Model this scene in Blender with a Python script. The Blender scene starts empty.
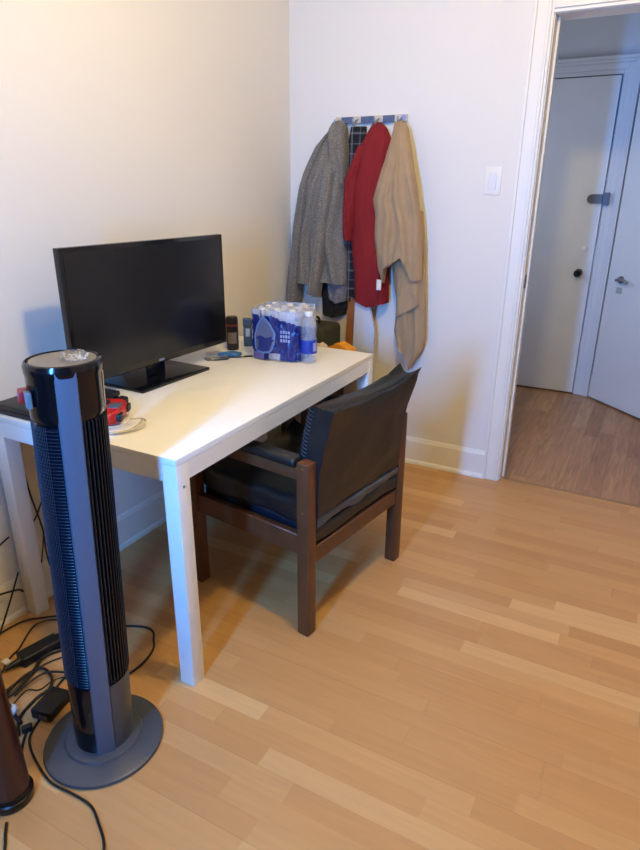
import bpy, bmesh, math, random
from math import sin, cos, pi, radians as R
from mathutils import Vector, Matrix, noise
random.seed(7)
S = bpy.context.scene
COL = S.collection

# ------------------------------------------------------------------ camera
cam = bpy.data.cameras.new('camera'); cam.sensor_fit = 'VERTICAL'; cam.sensor_height = 36; cam.sensor_width = 27
cam.lens = 26.196; cam.clip_start = 0.02
camo = bpy.data.objects.new('camera', cam); COL.objects.link(camo)
rr = Vector((0.88213013, 0.47096046, 0.0065321)); dd = Vector((0.17322208, -0.31149389, -0.93432632)); ff = Vector((-0.43799604, 0.8253289, -0.3563589))
m = Matrix((rr, -dd, -ff)).transposed().to_4x4(); m.translation = Vector((1.75576, -2.96509, 1.39147))
camo.matrix_world = m
S.camera = camo

# ------------------------------------------------------------------ world, lights, exposure
w = bpy.data.worlds.new('world'); S.world = w; w.use_nodes = True
bg = w.node_tree.nodes['Background']; bg.inputs[0].default_value = (0.38, 0.58, 1.0, 1); bg.inputs[1].default_value = 1.2
def lamp(name, kind, loc, energy, color, **kw):
    l = bpy.data.lights.new(name, kind); l.energy = energy; l.color = color
    for k, v in kw.items(): setattr(l, k, v)
    o = bpy.data.objects.new(name, l); COL.objects.link(o); o.location = loc; return o
o = lamp('ceiling_lamp_light', 'POINT', (1.37, -1.72, 2.46), 65, (1.0, 0.74, 0.27), shadow_soft_size=0.07)
o = lamp('window_daylight', 'AREA', (1.05, -3.40, 1.35), 60, (0.07, 0.34, 1.0), shape='RECTANGLE', size=0.13, size_y=0.95, spread=R(150))
o.rotation_euler = (R(90), 0, 0)
o = lamp('hall_fill_light', 'AREA', (.42, .75, 1.55), 7.5, (0.62, 0.74, 1.0), shape='RECTANGLE', size=0.5, size_y=0.9)  # added fill lamp, only brightens the hall
o.rotation_euler = (R(90), 0, R(-90))
S.view_settings.view_transform = 'Standard'; S.view_settings.look = 'None'
S.view_settings.exposure = -0.03; S.view_settings.gamma = 1.0; S.view_settings.use_curve_mapping = False

# ------------------------------------------------------------------ materials
def srgb(r, g, b):
    f = lambda c: ((c/255)/12.92 if c/255 <= 0.04045 else ((c/255+0.055)/1.055)**2.4)
    return (f(r), f(g), f(b), 1)
def mat(name, col, rough=0.5, metal=0.0, bump=0.0, bscale=60, var=0.0, vscale=8, spec=None, coat=0, trans=0, ior=None):
    mt = bpy.data.materials.new(name); mt.use_nodes = True; nt = mt.node_tree; b = nt.nodes['Principled BSDF']
    b.inputs['Base Color'].default_value = col; b.inputs['Roughness'].default_value = rough; b.inputs['Metallic'].default_value = metal
    if spec is not None: b.inputs['Specular IOR Level'].default_value = spec
    if coat: b.inputs['Coat Weight'].default_value = coat; b.inputs['Coat Roughness'].default_value = .08
    if trans: b.inputs['Transmission Weight'].default_value = trans
    if ior: b.inputs['IOR'].default_value = ior
    tc = nt.nodes.new('ShaderNodeTexCoord')
    if var:
        n = nt.nodes.new('ShaderNodeTexNoise'); n.inputs['Scale'].default_value = vscale; n.inputs['Detail'].default_value = 4
        nt.links.new(tc.outputs['Object'], n.inputs['Vector'])
        mx = nt.nodes.new('ShaderNodeMix'); mx.data_type = 'RGBA'
        mx.inputs[6].default_value = tuple(max(0, c*(1-var)) for c in col[:3])+(1,); mx.inputs[7].default_value = tuple(min(1, c*(1+var)) for c in col[:3])+(1,)
        nt.links.new(n.outputs[0], mx.inputs[0]); nt.links.new(mx.outputs[2], b.inputs['Base Color'])
    if bump:
        n = nt.nodes.new('ShaderNodeTexNoise'); n.inputs['Scale'].default_value = bscale; n.inputs['Detail'].default_value = 3
        nt.links.new(tc.outputs['Object'], n.inputs['Vector'])
        bp = nt.nodes.new('ShaderNodeBump'); bp.inputs['Strength'].default_value = bump; bp.inputs['Distance'].default_value = 0.002
        nt.links.new(n.outputs[0], bp.inputs['Height']); nt.links.new(bp.outputs[0], b.inputs['Normal'])
    return mt
class NT:
    def __init__(s, mt): s.nt = mt.node_tree; s.b = s.nt.nodes['Principled BSDF']
    def n(s, t, **kw):
        x = s.nt.nodes.new(t)
        for k, v in kw.items(): setattr(x, k, v)
        return x
    def m(s, op, a, b=None, c=None):
        x = s.nt.nodes.new('ShaderNodeMath'); x.operation = op
        for i, v in enumerate((a, b, c)):
            if v is None: continue
            if isinstance(v, (int, float)): x.inputs[i].default_value = v
            else: s.nt.links.new(v, x.inputs[i])
        return x.outputs[0]
    def l(s, a, b): s.nt.links.new(a, b)
def plank_mat(name, wdt, length, cols, along='x', rough=.38, grain=.25, seam=.35, darkline=.0):
    mt = mat(name, cols[0], rough); N = NT(mt)
    tc = N.n('ShaderNodeTexCoord'); sp = N.n('ShaderNodeSeparateXYZ'); N.l(tc.outputs['Object'], sp.inputs[0])
    a, c = (sp.outputs[0], sp.outputs[1]) if along == 'x' else (sp.outputs[1], sp.outputs[0])
    row = N.m('FLOOR', N.m('DIVIDE', c, wdt))
    wn = N.n('ShaderNodeTexWhiteNoise', noise_dimensions='1D'); N.l(row, wn.inputs['W'])
    a2 = N.m('ADD', N.m('DIVIDE', a, length), N.m('MULTIPLY', wn.outputs[0], 7.3))
    # uneven lengths: warp the coordinate
    a3 = N.m('ADD', a2, N.m('MULTIPLY', N.m('SINE', N.m('MULTIPLY', a2, 4.1)), .16))
    cell = N.m('FLOOR', a3)
    cb = N.n('ShaderNodeCombineXYZ'); N.l(row, cb.inputs[0]); N.l(cell, cb.inputs[1])
    w2 = N.n('ShaderNodeTexWhiteNoise', noise_dimensions='2D'); N.l(cb.outputs[0], w2.inputs['Vector'])
    ramp = N.n('ShaderNodeValToRGB'); e = ramp.color_ramp.elements
    e[0].color = cols[0]; e[1].color = cols[-1]; e[0].position = 0; e[1].position = 1
    for i, cc in enumerate(cols[1:-1]): x = e.new((i+1)/(len(cols)-1)); x.color = cc
    N.l(w2.outputs[0], ramp.inputs[0])
    # grain
    mp = N.n('ShaderNodeMapping'); mp.inputs['Scale'].default_value = (2.2, 26, 1) if along == 'x' else (26, 2.2, 1)
    off = N.n('ShaderNodeVectorMath', operation='ADD'); N.l(tc.outputs['Object'], mp.inputs[0])
    N.l(mp.outputs[0], off.inputs[0]); sc = N.n('ShaderNodeVectorMath', operation='SCALE'); sc.inputs['Scale'].default_value = 13
    N.l(w2.outputs['Color'], sc.inputs[0]); N.l(sc.outputs[0], off.inputs[1])
    ns = N.n('ShaderNodeTexNoise'); ns.inputs['Scale'].default_value = 1.6; ns.inputs['Detail'].default_value = 6; ns.inputs['Distortion'].default_value = 1.2
    N.l(off.outputs[0], ns.inputs['Vector'])
    g = N.m('ADD', N.m('MULTIPLY', N.m('SUBTRACT', ns.outputs[0], .5), grain), 1.0)
    # seams between strips
    fr = N.m('FRACT', N.m('DIVIDE', c, wdt)); fx = N.m('FRACT', a3)
    s1 = N.m('LESS_THAN', fr, .02); s2 = N.m('LESS_THAN', fx, .006)
    sm = N.m('MAXIMUM', s1, s2); g2 = N.m('MULTIPLY', g, N.m('SUBTRACT', 1.0, N.m('MULTIPLY', sm, seam)))
    if darkline:  # every third strip is the click joint of a board
        f3 = N.m('LESS_THAN', N.m('FRACT', N.m('DIVIDE', c, wdt*3)), .008)
        g2 = N.m('MULTIPLY', g2, N.m('SUBTRACT', 1.0, N.m('MULTIPLY', f3, darkline)))
    vm = N.n('ShaderNodeVectorMath', operation='SCALE'); N.l(ramp.outputs[0], vm.inputs[0]); N.l(g2, vm.inputs['Scale'])
    N.l(vm.outputs[0], N.b.inputs['Base Color'])
    return mt
M = {}
M['wall'] = mat('wall_paint', srgb(233, 228, 218), .75, bump=.25, bscale=35, var=.015, vscale=3)
M['trim'] = mat('trim_paint', srgb(238, 233, 221), .42, bump=.12, bscale=40, var=.02, vscale=6)
M['hall_wall'] = mat('hall_paint', srgb(218, 220, 224), .6, bump=.2, bscale=30, var=.02)
M['hall_door'] = mat('hall_door_paint', srgb(224, 226, 229), .4, bump=.2, bscale=22, var=.04, vscale=4)
M['ceil'] = mat('ceiling_paint', srgb(235, 232, 226), .9)
M['floor'] = plank_mat('laminate', .0605, .5, [srgb(190,140,84), srgb(197,147,90), srgb(203,155,97), srgb(193,143,87), srgb(216,173,116)], 'x', .36, .24, .07, .2)
M['hallfloor'] = plank_mat('oak_planks', .085, .9, [srgb(164,118,80), srgb(182,136,96), srgb(170,124,86), srgb(190,146,106)], 'y', .4, 1.2, .3)
M['desk'] = mat('white_melamine', srgb(240, 236, 224), .42, bump=.05, bscale=200)
M['desk_leg'] = mat('white_lacquer', srgb(238, 236, 228), .35)
M['wood'] = mat('stained_wood', srgb(94, 56, 32), .38, var=.28, vscale=14, bump=.15, bscale=70)
M['leather'] = mat('black_vinyl', srgb(22, 25, 25), .40, bump=.9, bscale=20, var=.15)
M['vinyl2'] = mat('blue_black_vinyl', srgb(24, 28, 42), .36, bump=.9, bscale=18)
M['dusty'] = mat('dusty_vinyl', srgb(72, 74, 76), .5, bump=.6, bscale=30, var=.5, vscale=30)
M['gloss'] = mat('gloss_black', srgb(12, 12, 14), .14)
M['screen'] = mat('screen_glass', srgb(20, 20, 21), .22, spec=.4)
M['blackp'] = mat('black_plastic', srgb(20, 20, 21), .42, bump=.1)
M['greyp'] = mat('grey_plastic', srgb(94, 97, 108), .36, metal=.2)
M['basegrey'] = mat('base_grey', srgb(78, 80, 84), .33, metal=.25)
M['base_dark'] = mat('dark_wire', srgb(52, 54, 62), .4)
M['topgrey'] = mat('top_mesh_grey', srgb(128, 122, 112), .4, metal=.4, bump=1.0, bscale=400)
M['cable'] = mat('black_cable', srgb(18, 15, 14), .5)
M['whitep'] = mat('white_plastic', srgb(232, 230, 224), .35)
M['red'] = mat('red_plastic', srgb(176, 24, 22), .35)
M['greycable'] = mat('grey_cable', srgb(196, 186, 160), .45)
M['brownmetal'] = mat('red_brown_gloss', srgb(62, 30, 22), .3, var=.2, vscale=9)
M['bronze'] = mat('dark_bronze', srgb(40, 34, 28), .3, metal=.6)
M['silver'] = mat('worn_nickel', srgb(150, 148, 150), .35, metal=.8)
M['lockgrey'] = mat('lock_grey', srgb(92, 92, 100), .45, metal=.4)
M['paper'] = mat('paper', srgb(214, 190, 160), .8, bump=.4, var=.25, vscale=60)
M['orange'] = mat('orange_card', srgb(226, 148, 12), .6, var=.08)
M['olive'] = mat('olive_fabric', srgb(52, 52, 34), .85, bump=.6, bscale=90, var=.35, vscale=14)
M['darkfab'] = mat('black_fabric', srgb(22, 22, 26), .85, bump=.6, bscale=80, var=.3, vscale=10)
M['brownboard'] = mat('brown_board', srgb(152, 94, 50), .6, var=.3, vscale=9, bump=.2)
M['whiteboard'] = mat('pale_board', srgb(198, 203, 212), .6)
M['cream'] = mat('cream_board', srgb(214, 196, 164), .6)
M['bluefilm'] = mat('blue_film', srgb(34, 42, 108), .22, bump=1.0, bscale=24, var=.35, vscale=22)
M['bluelight'] = mat('light_blue_print', srgb(96, 138, 196), .3, var=.4, vscale=60)
M['bluedark'] = mat('dark_blue_print', srgb(22, 44, 120), .3)
M['greyprint'] = mat('grey_blue_print', srgb(92, 104, 142), .3, var=.3, vscale=50)
M['bluelabel'] = mat('blue_label', srgb(28, 52, 148), .4, var=.2, vscale=60)
M['lilac'] = mat('lilac_film', srgb(118, 104, 160), .3)
M['whiteprint'] = mat('white_print', srgb(150, 160, 205), .4)
M['clear'] = mat('clear_plastic', (.93, .95, .97, 1), .12, trans=1.0, ior=1.12, bump=1.0, bscale=60)
M['shrink'] = mat('clear_shrink_film', srgb(206, 212, 228), .16, bump=1.0, bscale=55); M['shrink'].node_tree.nodes['Principled BSDF'].inputs['Alpha'].default_value = .45
M['pet'] = mat('pet_bottle', srgb(205, 210, 218), .06); M['pet'].node_tree.nodes['Principled BSDF'].inputs['Alpha'].default_value = .26
M['teal'] = mat('grey_teal', srgb(62, 80, 90), .45)
M['palelabel'] = mat('pale_label', srgb(168, 178, 190), .5)
M['candark'] = mat('can_black', srgb(26, 20, 20), .3)
M['canred'] = mat('can_red', srgb(130, 40, 44), .35)
M['canlabel'] = mat('can_label', srgb(120, 108, 100), .4, var=.3, vscale=80)
M['bluepouch'] = mat('blue_pouch', srgb(46, 104, 148), .4, bump=.7, bscale=60, var=.4, vscale=50)
M['hookblue'] = mat('hook_blue', srgb(84, 98, 128), .5, var=.55, vscale=70)
M['railcream'] = mat('rail_cream', srgb(206, 196, 176), .45)
M['red_cloth'] = mat('red_cloth', srgb(128, 12, 18), .85, bump=.6, bscale=260, var=.1, vscale=14)
M['towel'] = mat('beige_terry', srgb(170, 143, 108), .95, bump=1.0, bscale=300, var=.12, vscale=18)
M['tag'] = mat('white_tag', srgb(226, 220, 214), .7)
M['frost'] = mat('frosted_glass', srgb(250, 240, 220), .5)
def tweed():
    mt = mat('grey_tweed', srgb(110, 107, 100), .95, bump=1.0, bscale=240); N = NT(mt)
    tc = N.n('ShaderNodeTexCoord'); a = N.n('ShaderNodeTexNoise'); a.inputs['Scale'].default_value = 240; a.inputs['Detail'].default_value = 2; a.inputs['Roughness'].default_value = .7
    N.l(tc.outputs['Object'], a.inputs['Vector']); r = N.n('ShaderNodeValToRGB'); e = r.color_ramp.elements
    e[0].position = .38; e[0].color = srgb(92, 88, 80); e[1].position = .62; e[1].color = srgb(142, 136, 124)
    N.l(a.outputs[0], r.inputs[0]); N.l(r.outputs[0], N.b.inputs['Base Color']); return mt
def plaid():
    mt = mat('plaid', srgb(20, 20, 24), .9); N = NT(mt)
    tc = N.n('ShaderNodeTexCoord'); sp = N.n('ShaderNodeSeparateXYZ'); N.l(tc.outputs['Object'], sp.inputs[0])
    def band(o, k, wd, off=0): return N.m('LESS_THAN', N.m('FRACT', N.m('ADD', N.m('MULTIPLY', o, k), off)), wd)
    x, z = sp.outputs[0], sp.outputs[2]
    s = N.m('ADD', N.m('ADD', band(x, 14, .12), band(z, 11, .10)), N.m('MULTIPLY', N.m('ADD', band(x, 14, .07, .4), band(z, 11, .07, .5)), .7))
    fine = N.m('ADD', N.m('MULTIPLY', band(x, 160, .5), .5), N.m('MULTIPLY', band(z, 160, .5), .5))
    f = N.m('MINIMUM', N.m('MULTIPLY', N.m('MULTIPLY', s, .5), N.m('ADD', fine, .35)), 1.0)
    mx = N.n('ShaderNodeMix', data_type='RGBA'); mx.inputs[6].default_value = srgb(21, 22, 28); mx.inputs[7].default_value = srgb(132, 130, 128)
    N.l(f, mx.inputs[0]); N.l(mx.outputs[2], N.b.inputs['Base Color']); return mt
M['tweed'] = tweed(); M['plaid'] = plaid()
def lightplaid():
    mt = mat('pale_plaid', srgb(120, 118, 122), .9, var=.6, vscale=70); return mt
M['paleplaid'] = lightplaid()

# ------------------------------------------------------------------ mesh helpers
def box(bm, c, s, rot=None, taper=None):
    M4 = Matrix.Translation(c) @ (rot.to_4x4() if rot else Matrix.Identity(4)) @ Matrix.Diagonal((s[0], s[1], s[2], 1))
    return bmesh.ops.create_cube(bm, size=1, matrix=M4)['verts']
def bx(bm, x0, x1, y0, y1, z0, z1): return box(bm, ((x0+x1)/2, (y0+y1)/2, (z0+z1)/2), (x1-x0, y1-y0, z1-z0))
def bevel(bm, w, seg=2, ang=40):
    bm.normal_update()
    es = [e for e in bm.edges if len(e.link_faces) == 2 and e.calc_face_angle(0) > R(ang)]
    if es: bmesh.ops.bevel(bm, geom=es, offset=w, segments=seg, profile=.6, affect='EDGES', clamp_overlap=True)
def cyl(bm, c, r, h, seg=24, r2=None, rot=None):
    M4 = Matrix.Translation(c) @ (rot.to_4x4() if rot else Matrix.Identity(4))
    return bmesh.ops.create_cone(bm, cap_ends=True, segments=seg, radius1=r, radius2=r if r2 is None else r2, depth=h, matrix=M4)['verts']
def lathe(bm, prof, c=(0, 0, 0), seg=40, a0=0.0, a1=2*pi, rot=None):
    full = abs(a1-a0-2*pi) < 1e-6; n = seg if full else seg+1; rings = []
    for r, z in prof:
        if r < 1e-6: rings.append([bm.verts.new((c[0], c[1], c[2]+z))]*n)
        else: rings.append([bm.verts.new((c[0]+r*cos(a0+(a1-a0)*i/seg), c[1]+r*sin(a0+(a1-a0)*i/seg), c[2]+z)) for i in range(n)])
    for k in range(len(rings)-1):
        for i in range(seg):
            j = (i+1) % n if full else i+1
            vs = []
            for v in (rings[k][i], rings[k][j], rings[k+1][j], rings[k+1][i]):
                if v not in vs: vs.append(v)
            if len(vs) >= 3:
                try: bm.faces.new(vs)
                except ValueError: pass
    return rings
def smoothpts(pts, n=8):
    P = [Vector(p) for p in pts]; out = []
    for i in range(len(P)-1):
        a = P[max(i-1, 0)]; b = P[i]; c = P[i+1]; d = P[min(i+2, len(P)-1)]
        for k in range(n):
            t = k/n
            out.append(.5*((2*b)+(c-a)*t+(2*a-5*b+4*c-d)*t*t+(3*b-a-3*c+d)*t**3))
    out.append(P[-1]); return out
def tube(bm, pts, r, seg=8, n=8, sm=True):
    P = smoothpts(pts, n) if sm else [Vector(p) for p in pts]
    rings = []; up = Vector((0, 0, 1)); prev = None
    for i, q in enumerate(P):
        t = (P[min(i+1, len(P)-1)]-P[max(i-1, 0)])
        t = t.normalized() if t.length > 1e-9 else Vector((0, 0, 1))
        u = (prev - t*prev.dot(t)) if prev is not None else t.cross(up)
        if u.length < 1e-4: u = t.cross(Vector((1, 0, 0)))
        u.normalize(); prev = u; v = t.cross(u)
        rings.append([bm.verts.new(q+u*(r*cos(2*pi*k/seg))+v*(r*sin(2*pi*k/seg))) for k in range(seg)])
    for a, b in zip(rings, rings[1:]):
        for k in range(seg): bm.faces.new((a[k], a[(k+1) % seg], b[(k+1) % seg], b[k]))
    bm.faces.new(rings[0]); bm.faces.new(rings[-1][::-1])
def obj(name, bm, m, parent=None, smooth=True, loc=None, ang=38):
    bmesh.ops.recalc_face_normals(bm, faces=bm.faces)
    me = bpy.data.meshes.new(name); bm.normal_update()
    if smooth:
        for f in bm.faces: f.smooth = True
        for e in bm.edges:
            if len(e.link_faces) == 2 and e.calc_face_angle(0) > R(ang): e.smooth = False
    bm.to_mesh(me); bm.free()
    for mm in (m if isinstance(m, (list, tuple)) else [m]): me.materials.append(mm)
    o = bpy.data.objects.new(name, me); COL.objects.link(o)
    if parent is not None: o.parent = parent
    if loc: o.location = loc
    return o
B = bmesh.new
def tag(o, label, cat, group=None, kind=None):
    o['label'] = label; o['category'] = cat
    if group: o['group'] = group
    if kind: o['kind'] = kind
    return o
def thing(name, label, cat, loc=(0, 0, 0), rz=0, group=None):
    o = bpy.data.objects.new(name, None); COL.objects.link(o); o.location = loc; o.rotation_euler = (0, 0, rz); o.empty_display_size = .05
    return tag(o, label, cat, group)
def struct(name, bm, m, label=None, cat=None, smooth=False, parent=None):
    o = obj(name, bm, m, parent, smooth)
    if parent is None:
        o['kind'] = 'structure'; o['label'] = label or name; o['category'] = cat or name.split('_')[0]
    return o

# ------------------------------------------------------------------ room shell
XR, YB, ZC = 3.8, -3.33, 2.65
DX0, DX1, DZ = 1.2, 2.0, 2.062
b = B(); bx(b, 0, XR, YB, .035, -.06, 0); struct('floor', b, M['floor'], 'light beech strip laminate floor of the room', 'floor')
b = B(); bx(b, .4, 2.7, .035, 1.9, -.06, 0.0); struct('floor_hall', b, M['hallfloor'], 'darker oak plank floor of the hall beyond the doorway', 'floor')
b = B(); bx(b, -.1, XR, YB, 1.9, ZC, ZC+.1); struct('ceiling', b, M['ceil'], 'white ceiling above the room', 'ceiling')
b = B(); bx(b, -.12, 0, YB-.12, 0.12, -.06, ZC); struct('wall_left', b, M['wall'], 'plain cream wall behind the desk and television', 'wall')
b = B(); bx(b, 0, DX0, 0, .12, -.06, ZC); bx(b, DX0, DX1, 0, .12, DZ, ZC); bx(b, DX1, XR+.1, 0, .12, -.06, ZC)
struct('wall_back', b, M['wall'], 'cream wall with the hook rail and the doorway', 'wall')
b = B(); bx(b, XR, XR+.12, YB, 0, -.06, ZC); struct('wall_right', b, M['wall'], 'plain wall on the right of the room', 'wall')
def fill_frame():
    b = bmesh.new()
    for y0, y1, z0, z1 in ((.45, .5, 1.05, 2.05), (1.0, 1.05, 1.05, 2.05), (.5, 1.0, 1.05, 1.1), (.5, 1.0, 2.0, 2.05)): bx(b, .40, .425, y0, y1, z0, z1)
    return b
WX0, WX1, WZ0, WZ1 = .95, 1.15, .83, 1.87
b = B(); bx(b, -.12, WX0, YB-.12, YB, -.06, ZC); bx(b, WX1, XR+.12, YB-.12, YB, -.06, ZC); bx(b, WX0, WX1, YB-.12, YB, -.06, WZ0); bx(b, WX0, WX1, YB-.12, YB, WZ1, ZC)
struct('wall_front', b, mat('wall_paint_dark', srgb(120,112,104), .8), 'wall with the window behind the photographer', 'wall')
b = B()
for x0, x1, z0, z1 in ((WX0, WX0+.03, WZ0, WZ1), (WX1-.03, WX1, WZ0, WZ1), (WX0+.03, WX1-.03, WZ0, WZ0+.025), (WX0+.03, WX1-.03, WZ1-.025, WZ1)):
    bx(b, x0, x1, YB-.045, YB-.005, z0, z1)
struct('window_hall_added', fill_frame(), M['trim'], 'invented white window frame around the fill lamp on the unseen left side of the hall', 'window')  # made-up frame around the hall fill lamp, no opening behind it
struct('window_1', b, M['trim'], 'white framed window letting in cool daylight', 'window')
# hall walls
b = B(); bx(b, .3, .4, .12, 1.9, -.06, ZC); struct('wall_hall_left', b, M['hall_wall'], 'left wall of the hall', 'wall')
b = B(); bx(b, 2.7, 2.8, .12, 1.9, -.06, ZC); struct('wall_hall_right', b, M['hall_wall'], 'right wall of the hall', 'wall')
b = B(); bx(b, .4, 2.7, 1.76, 1.9, 0, ZC); struct('wall_hall_back', b, M['hall_wall'], 'grey wall at the end of the hall above the door', 'wall')

def baseboard(name, a, c, nrm, label, th=1):
    a = Vector(a); c = Vector(c); d = (c-a).normalized(); n = Vector(nrm)
    prof = [(0, 0), (.026, 0), (.026, .008), (.022, .017), (.015, .021), (.013, .024), (.013, .128), (.009, .137), (.006, .146), (0, .146)]
    b = B(); r1 = [b.verts.new(a+n*u*th+Vector((0, 0, v))) for u, v in prof]; r2 = [b.verts.new(c+n*u*th+Vector((0, 0, v))) for u, v in prof]
    k = len(prof)
    for i in range(k): b.faces.new((r1[i], r1[(i+1) % k], r2[(i+1) % k], r2[i]))
    b.faces.new(r1); b.faces.new(r2[::-1]); struct(name, b, M['trim'], label, 'baseboard')
baseboard('baseboard_left', (0, YB, 0), (0, 0, 0), (1, 0, 0), 'white baseboard along the wall behind the desk', .55)
baseboard('baseboard_back', (0.026, 0, 0), (DX0-.058, 0, 0), (0, -1, 0), 'white baseboard under the hanging coats beside the doorway')
baseboard('baseboard_hall', (1.462, 1.76, 0), (2.7, 1.76, 0), (0, -1, 0), 'baseboard at the end of the hall')

# door casing of the room doorway: stepped profile, left, head, right
def casing(name, x0, x1, y0, y1, z0, z1, steps, vert, label, m=M['trim']):
    b = B(); n = len(steps)
    for (f0, f1, th) in steps:
        if vert: bx(b, x0+(x1-x0)*f0, x0+(x1-x0)*f1, y0-th, y1, z0, z1)
        else: bx(b, x0, x1, y0-th, y1, z0+(z1-z0)*f0, z0+(z1-z0)*f1)
    bevel(b, .0015, 1); struct(name, b, m, label, 'door casing')
steps = [(0, .16, .022), (.16, .72, .015), (.72, .86, .017), (.86, 1, .012)]
casing('trim_1', 1.142, 1.222, 0, .0, 0, DZ+.08, steps, True, 'white moulded casing up the left side of the doorway')
casing('trim_2', 1.222, DX1+.0, 0, 0, DZ-.014, DZ+.08, [(0, .14, .012), (.14, .28, .020), (.28, .84, .015), (.84, 1, .022)], False, 'white moulded casing across the top of the doorway')
casing('trim_3', 1.98, 2.07, 0, 0, 0, DZ+.08, steps, True, 'white moulded casing up the right side of the doorway')
b = B(); bx(b, DX0, 1.226, 0.0, .13, 0, DZ-.0); bx(b, 1.226, 1.237, .055, .09, 0, DZ-.016); bx(b, 1.226, DX1-.02, 0, .13, DZ-.016, DZ); bx(b, 1.98, DX1, 0.0, .13, 0, DZ)
bevel(b, .002, 1); struct('trim_4', b, M['trim'], 'white jamb lining inside the doorway', 'door jamb')
b = B(); box(b, (1.2275, .04, 1.0), (.003, .02, .06)); struct('trim_5', b, M['lockgrey'], 'small strike mark on the left jamb', 'strike plate')
# threshold strip
b = B(); bx(b, 1.243, 1.98, .026, .046, 0, .004); bevel(b, .0015, 1)
for i in range(6): cyl(b, (1.30+i*.115, .036, .0045), .003, .002, 8)
struct('trim_6', b, mat('threshold_strip', srgb(156, 122, 84), .35, metal=.3), 'thin nailed strip across the doorway floor', 'threshold')

# hall door at the end
b = B(); bx(b, .55, 1.357, 1.715, 1.755, .012, 2.06); bevel(b, .002, 1)
door1 = struct('door_1', b, M['hall_door'], 'plain grey white closed door at the end of the hall', 'door')
b = B(); cyl(b, (1.278, 1.706, .865), .026, .02, 24, rot=Matrix.Rotation(R(90), 3, 'X')); 
lathe_pts = [(0, .0), (.012, 0), (.012, .02), (.022, .028), (.026, .04), (.022, .052), (0, .056)]
q = B(); lathe(q, lathe_pts, seg=24); bmesh.ops.rotate(q, verts=q.verts, cent=(0, 0, 0), matrix=Matrix.Rotation(R(90), 3, 'X')); bmesh.ops.translate(q, verts=q.verts, vec=(1.278, 1.697, .865))
kn = obj('door_knob', q, M['gloss'], door1); kn['label'] = 'glossy black door knob'
obj('knob_rose', b, M['blackp'], door1)
b = B(); cyl(b, (1.292, 1.708, 1.03), .015, .016, 20, rot=Matrix.Rotation(R(90), 3, 'X')); o = obj('door_viewer', b, mat('white_enamel', srgb(252, 252, 252), .15), door1); o['label'] = 'small round white cover'
b = B(); bx(b, 1.292, 1.357, 1.688, 1.716, 1.315, 1.372); cyl(b, (1.292, 1.7035, 1.3435), .0282, .0255, 24, rot=Matrix.Rotation(R(90), 3, 'X')); pass
o = obj('rim_lock', b, M['lockgrey'], door1); o['label'] = 'dark grey surface mounted lock'
b = B(); bx(b, 1.362, 1.37, 1.68, 1.71, 1.308, 1.38); bx(b, 1.37, 1.392, 1.68, 1.69, 1.308, 1.328); bx(b, 1.37, 1.392, 1.68, 1.69, 1.334, 1.354); bx(b, 1.37, 1.392, 1.68, 1.69, 1.36, 1.38); bx(b, 1.362, 1.40, 1.69, 1.71, 1.305, 1.383)
obj('lock_keeper', b, M['lockgrey'], door1)
b = B(); bx(b, 1.36, 1.366, 1.722, 1.75, .90, 1.06); bevel(b, .001, 1); obj('strike_plate', b, M['hall_wall'], door1)
b = B()
for f0, f1, th in ((0, .25, .012), (.25, .62, .018), (.62, .8, .026), (.8, 1, .034)):
    bx(b, 1.364+.1*f0, 1.364+.1*f1, 1.745-th*1.3, 1.762, 0, 2.068+.1*f1)
    bx(b, .45, 1.364+.1*f0 if f0 else 1.364, 1.745-th*1.3, 1.762, 2.068+.1*f0, 2.068+.1*f1)
bevel(b, .002, 1); struct('trim_7', b, M['hall_wall'], 'grey moulded frame around the closed hall door', 'door casing')
# second, open leaf at 45 degrees
b = B(); bx(b, 0, .76, -.0, .036, .014, 2.03); bevel(b, .002, 1)
door2 = struct('door_2', b, M['hall_door'], 'bluish white open door leaf at the right edge of the hall', 'door')
door2.location = (1.474, 1.675, 0); door2.rotation_euler = (0, 0, math.atan2(-.701, .713))
b = B(); cyl(b, (.12, -.005, .85), .024, .01, 20, rot=Matrix.Rotation(R(90), 3, 'X')); cyl(b, (.12, -.025, .85), .009, .04, 14, rot=Matrix.Rotation(R(90), 3, 'X'))
tube(b, [(.12, -.045, .85), (.15, -.048, .856), (.19, -.046, .853), (.215, -.044, .842)], .0095, 10)
obj('door_handle', b, M['silver'], door2)
b = B(); bx(b, .09, .14, -.0015, 0, .76, .80); obj('worn_patch', b, mat('worn_paint', srgb(176, 176, 170), .6, var=.3, vscale=50), door2)

# ------------------------------------------------------------------ ceiling light (out of frame, gives the warm light)
t = thing('ceiling_light', 'round frosted ceiling light in the middle of the ceiling', 'ceiling light', (1.35, -1.72, 2.65))
b = B(); lathe(b, [(0, 0), (.13, 0), (.13, -.03), (.115, -.035), (0, -.035)]); obj('canopy', b, M['whitep'], t)

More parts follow.
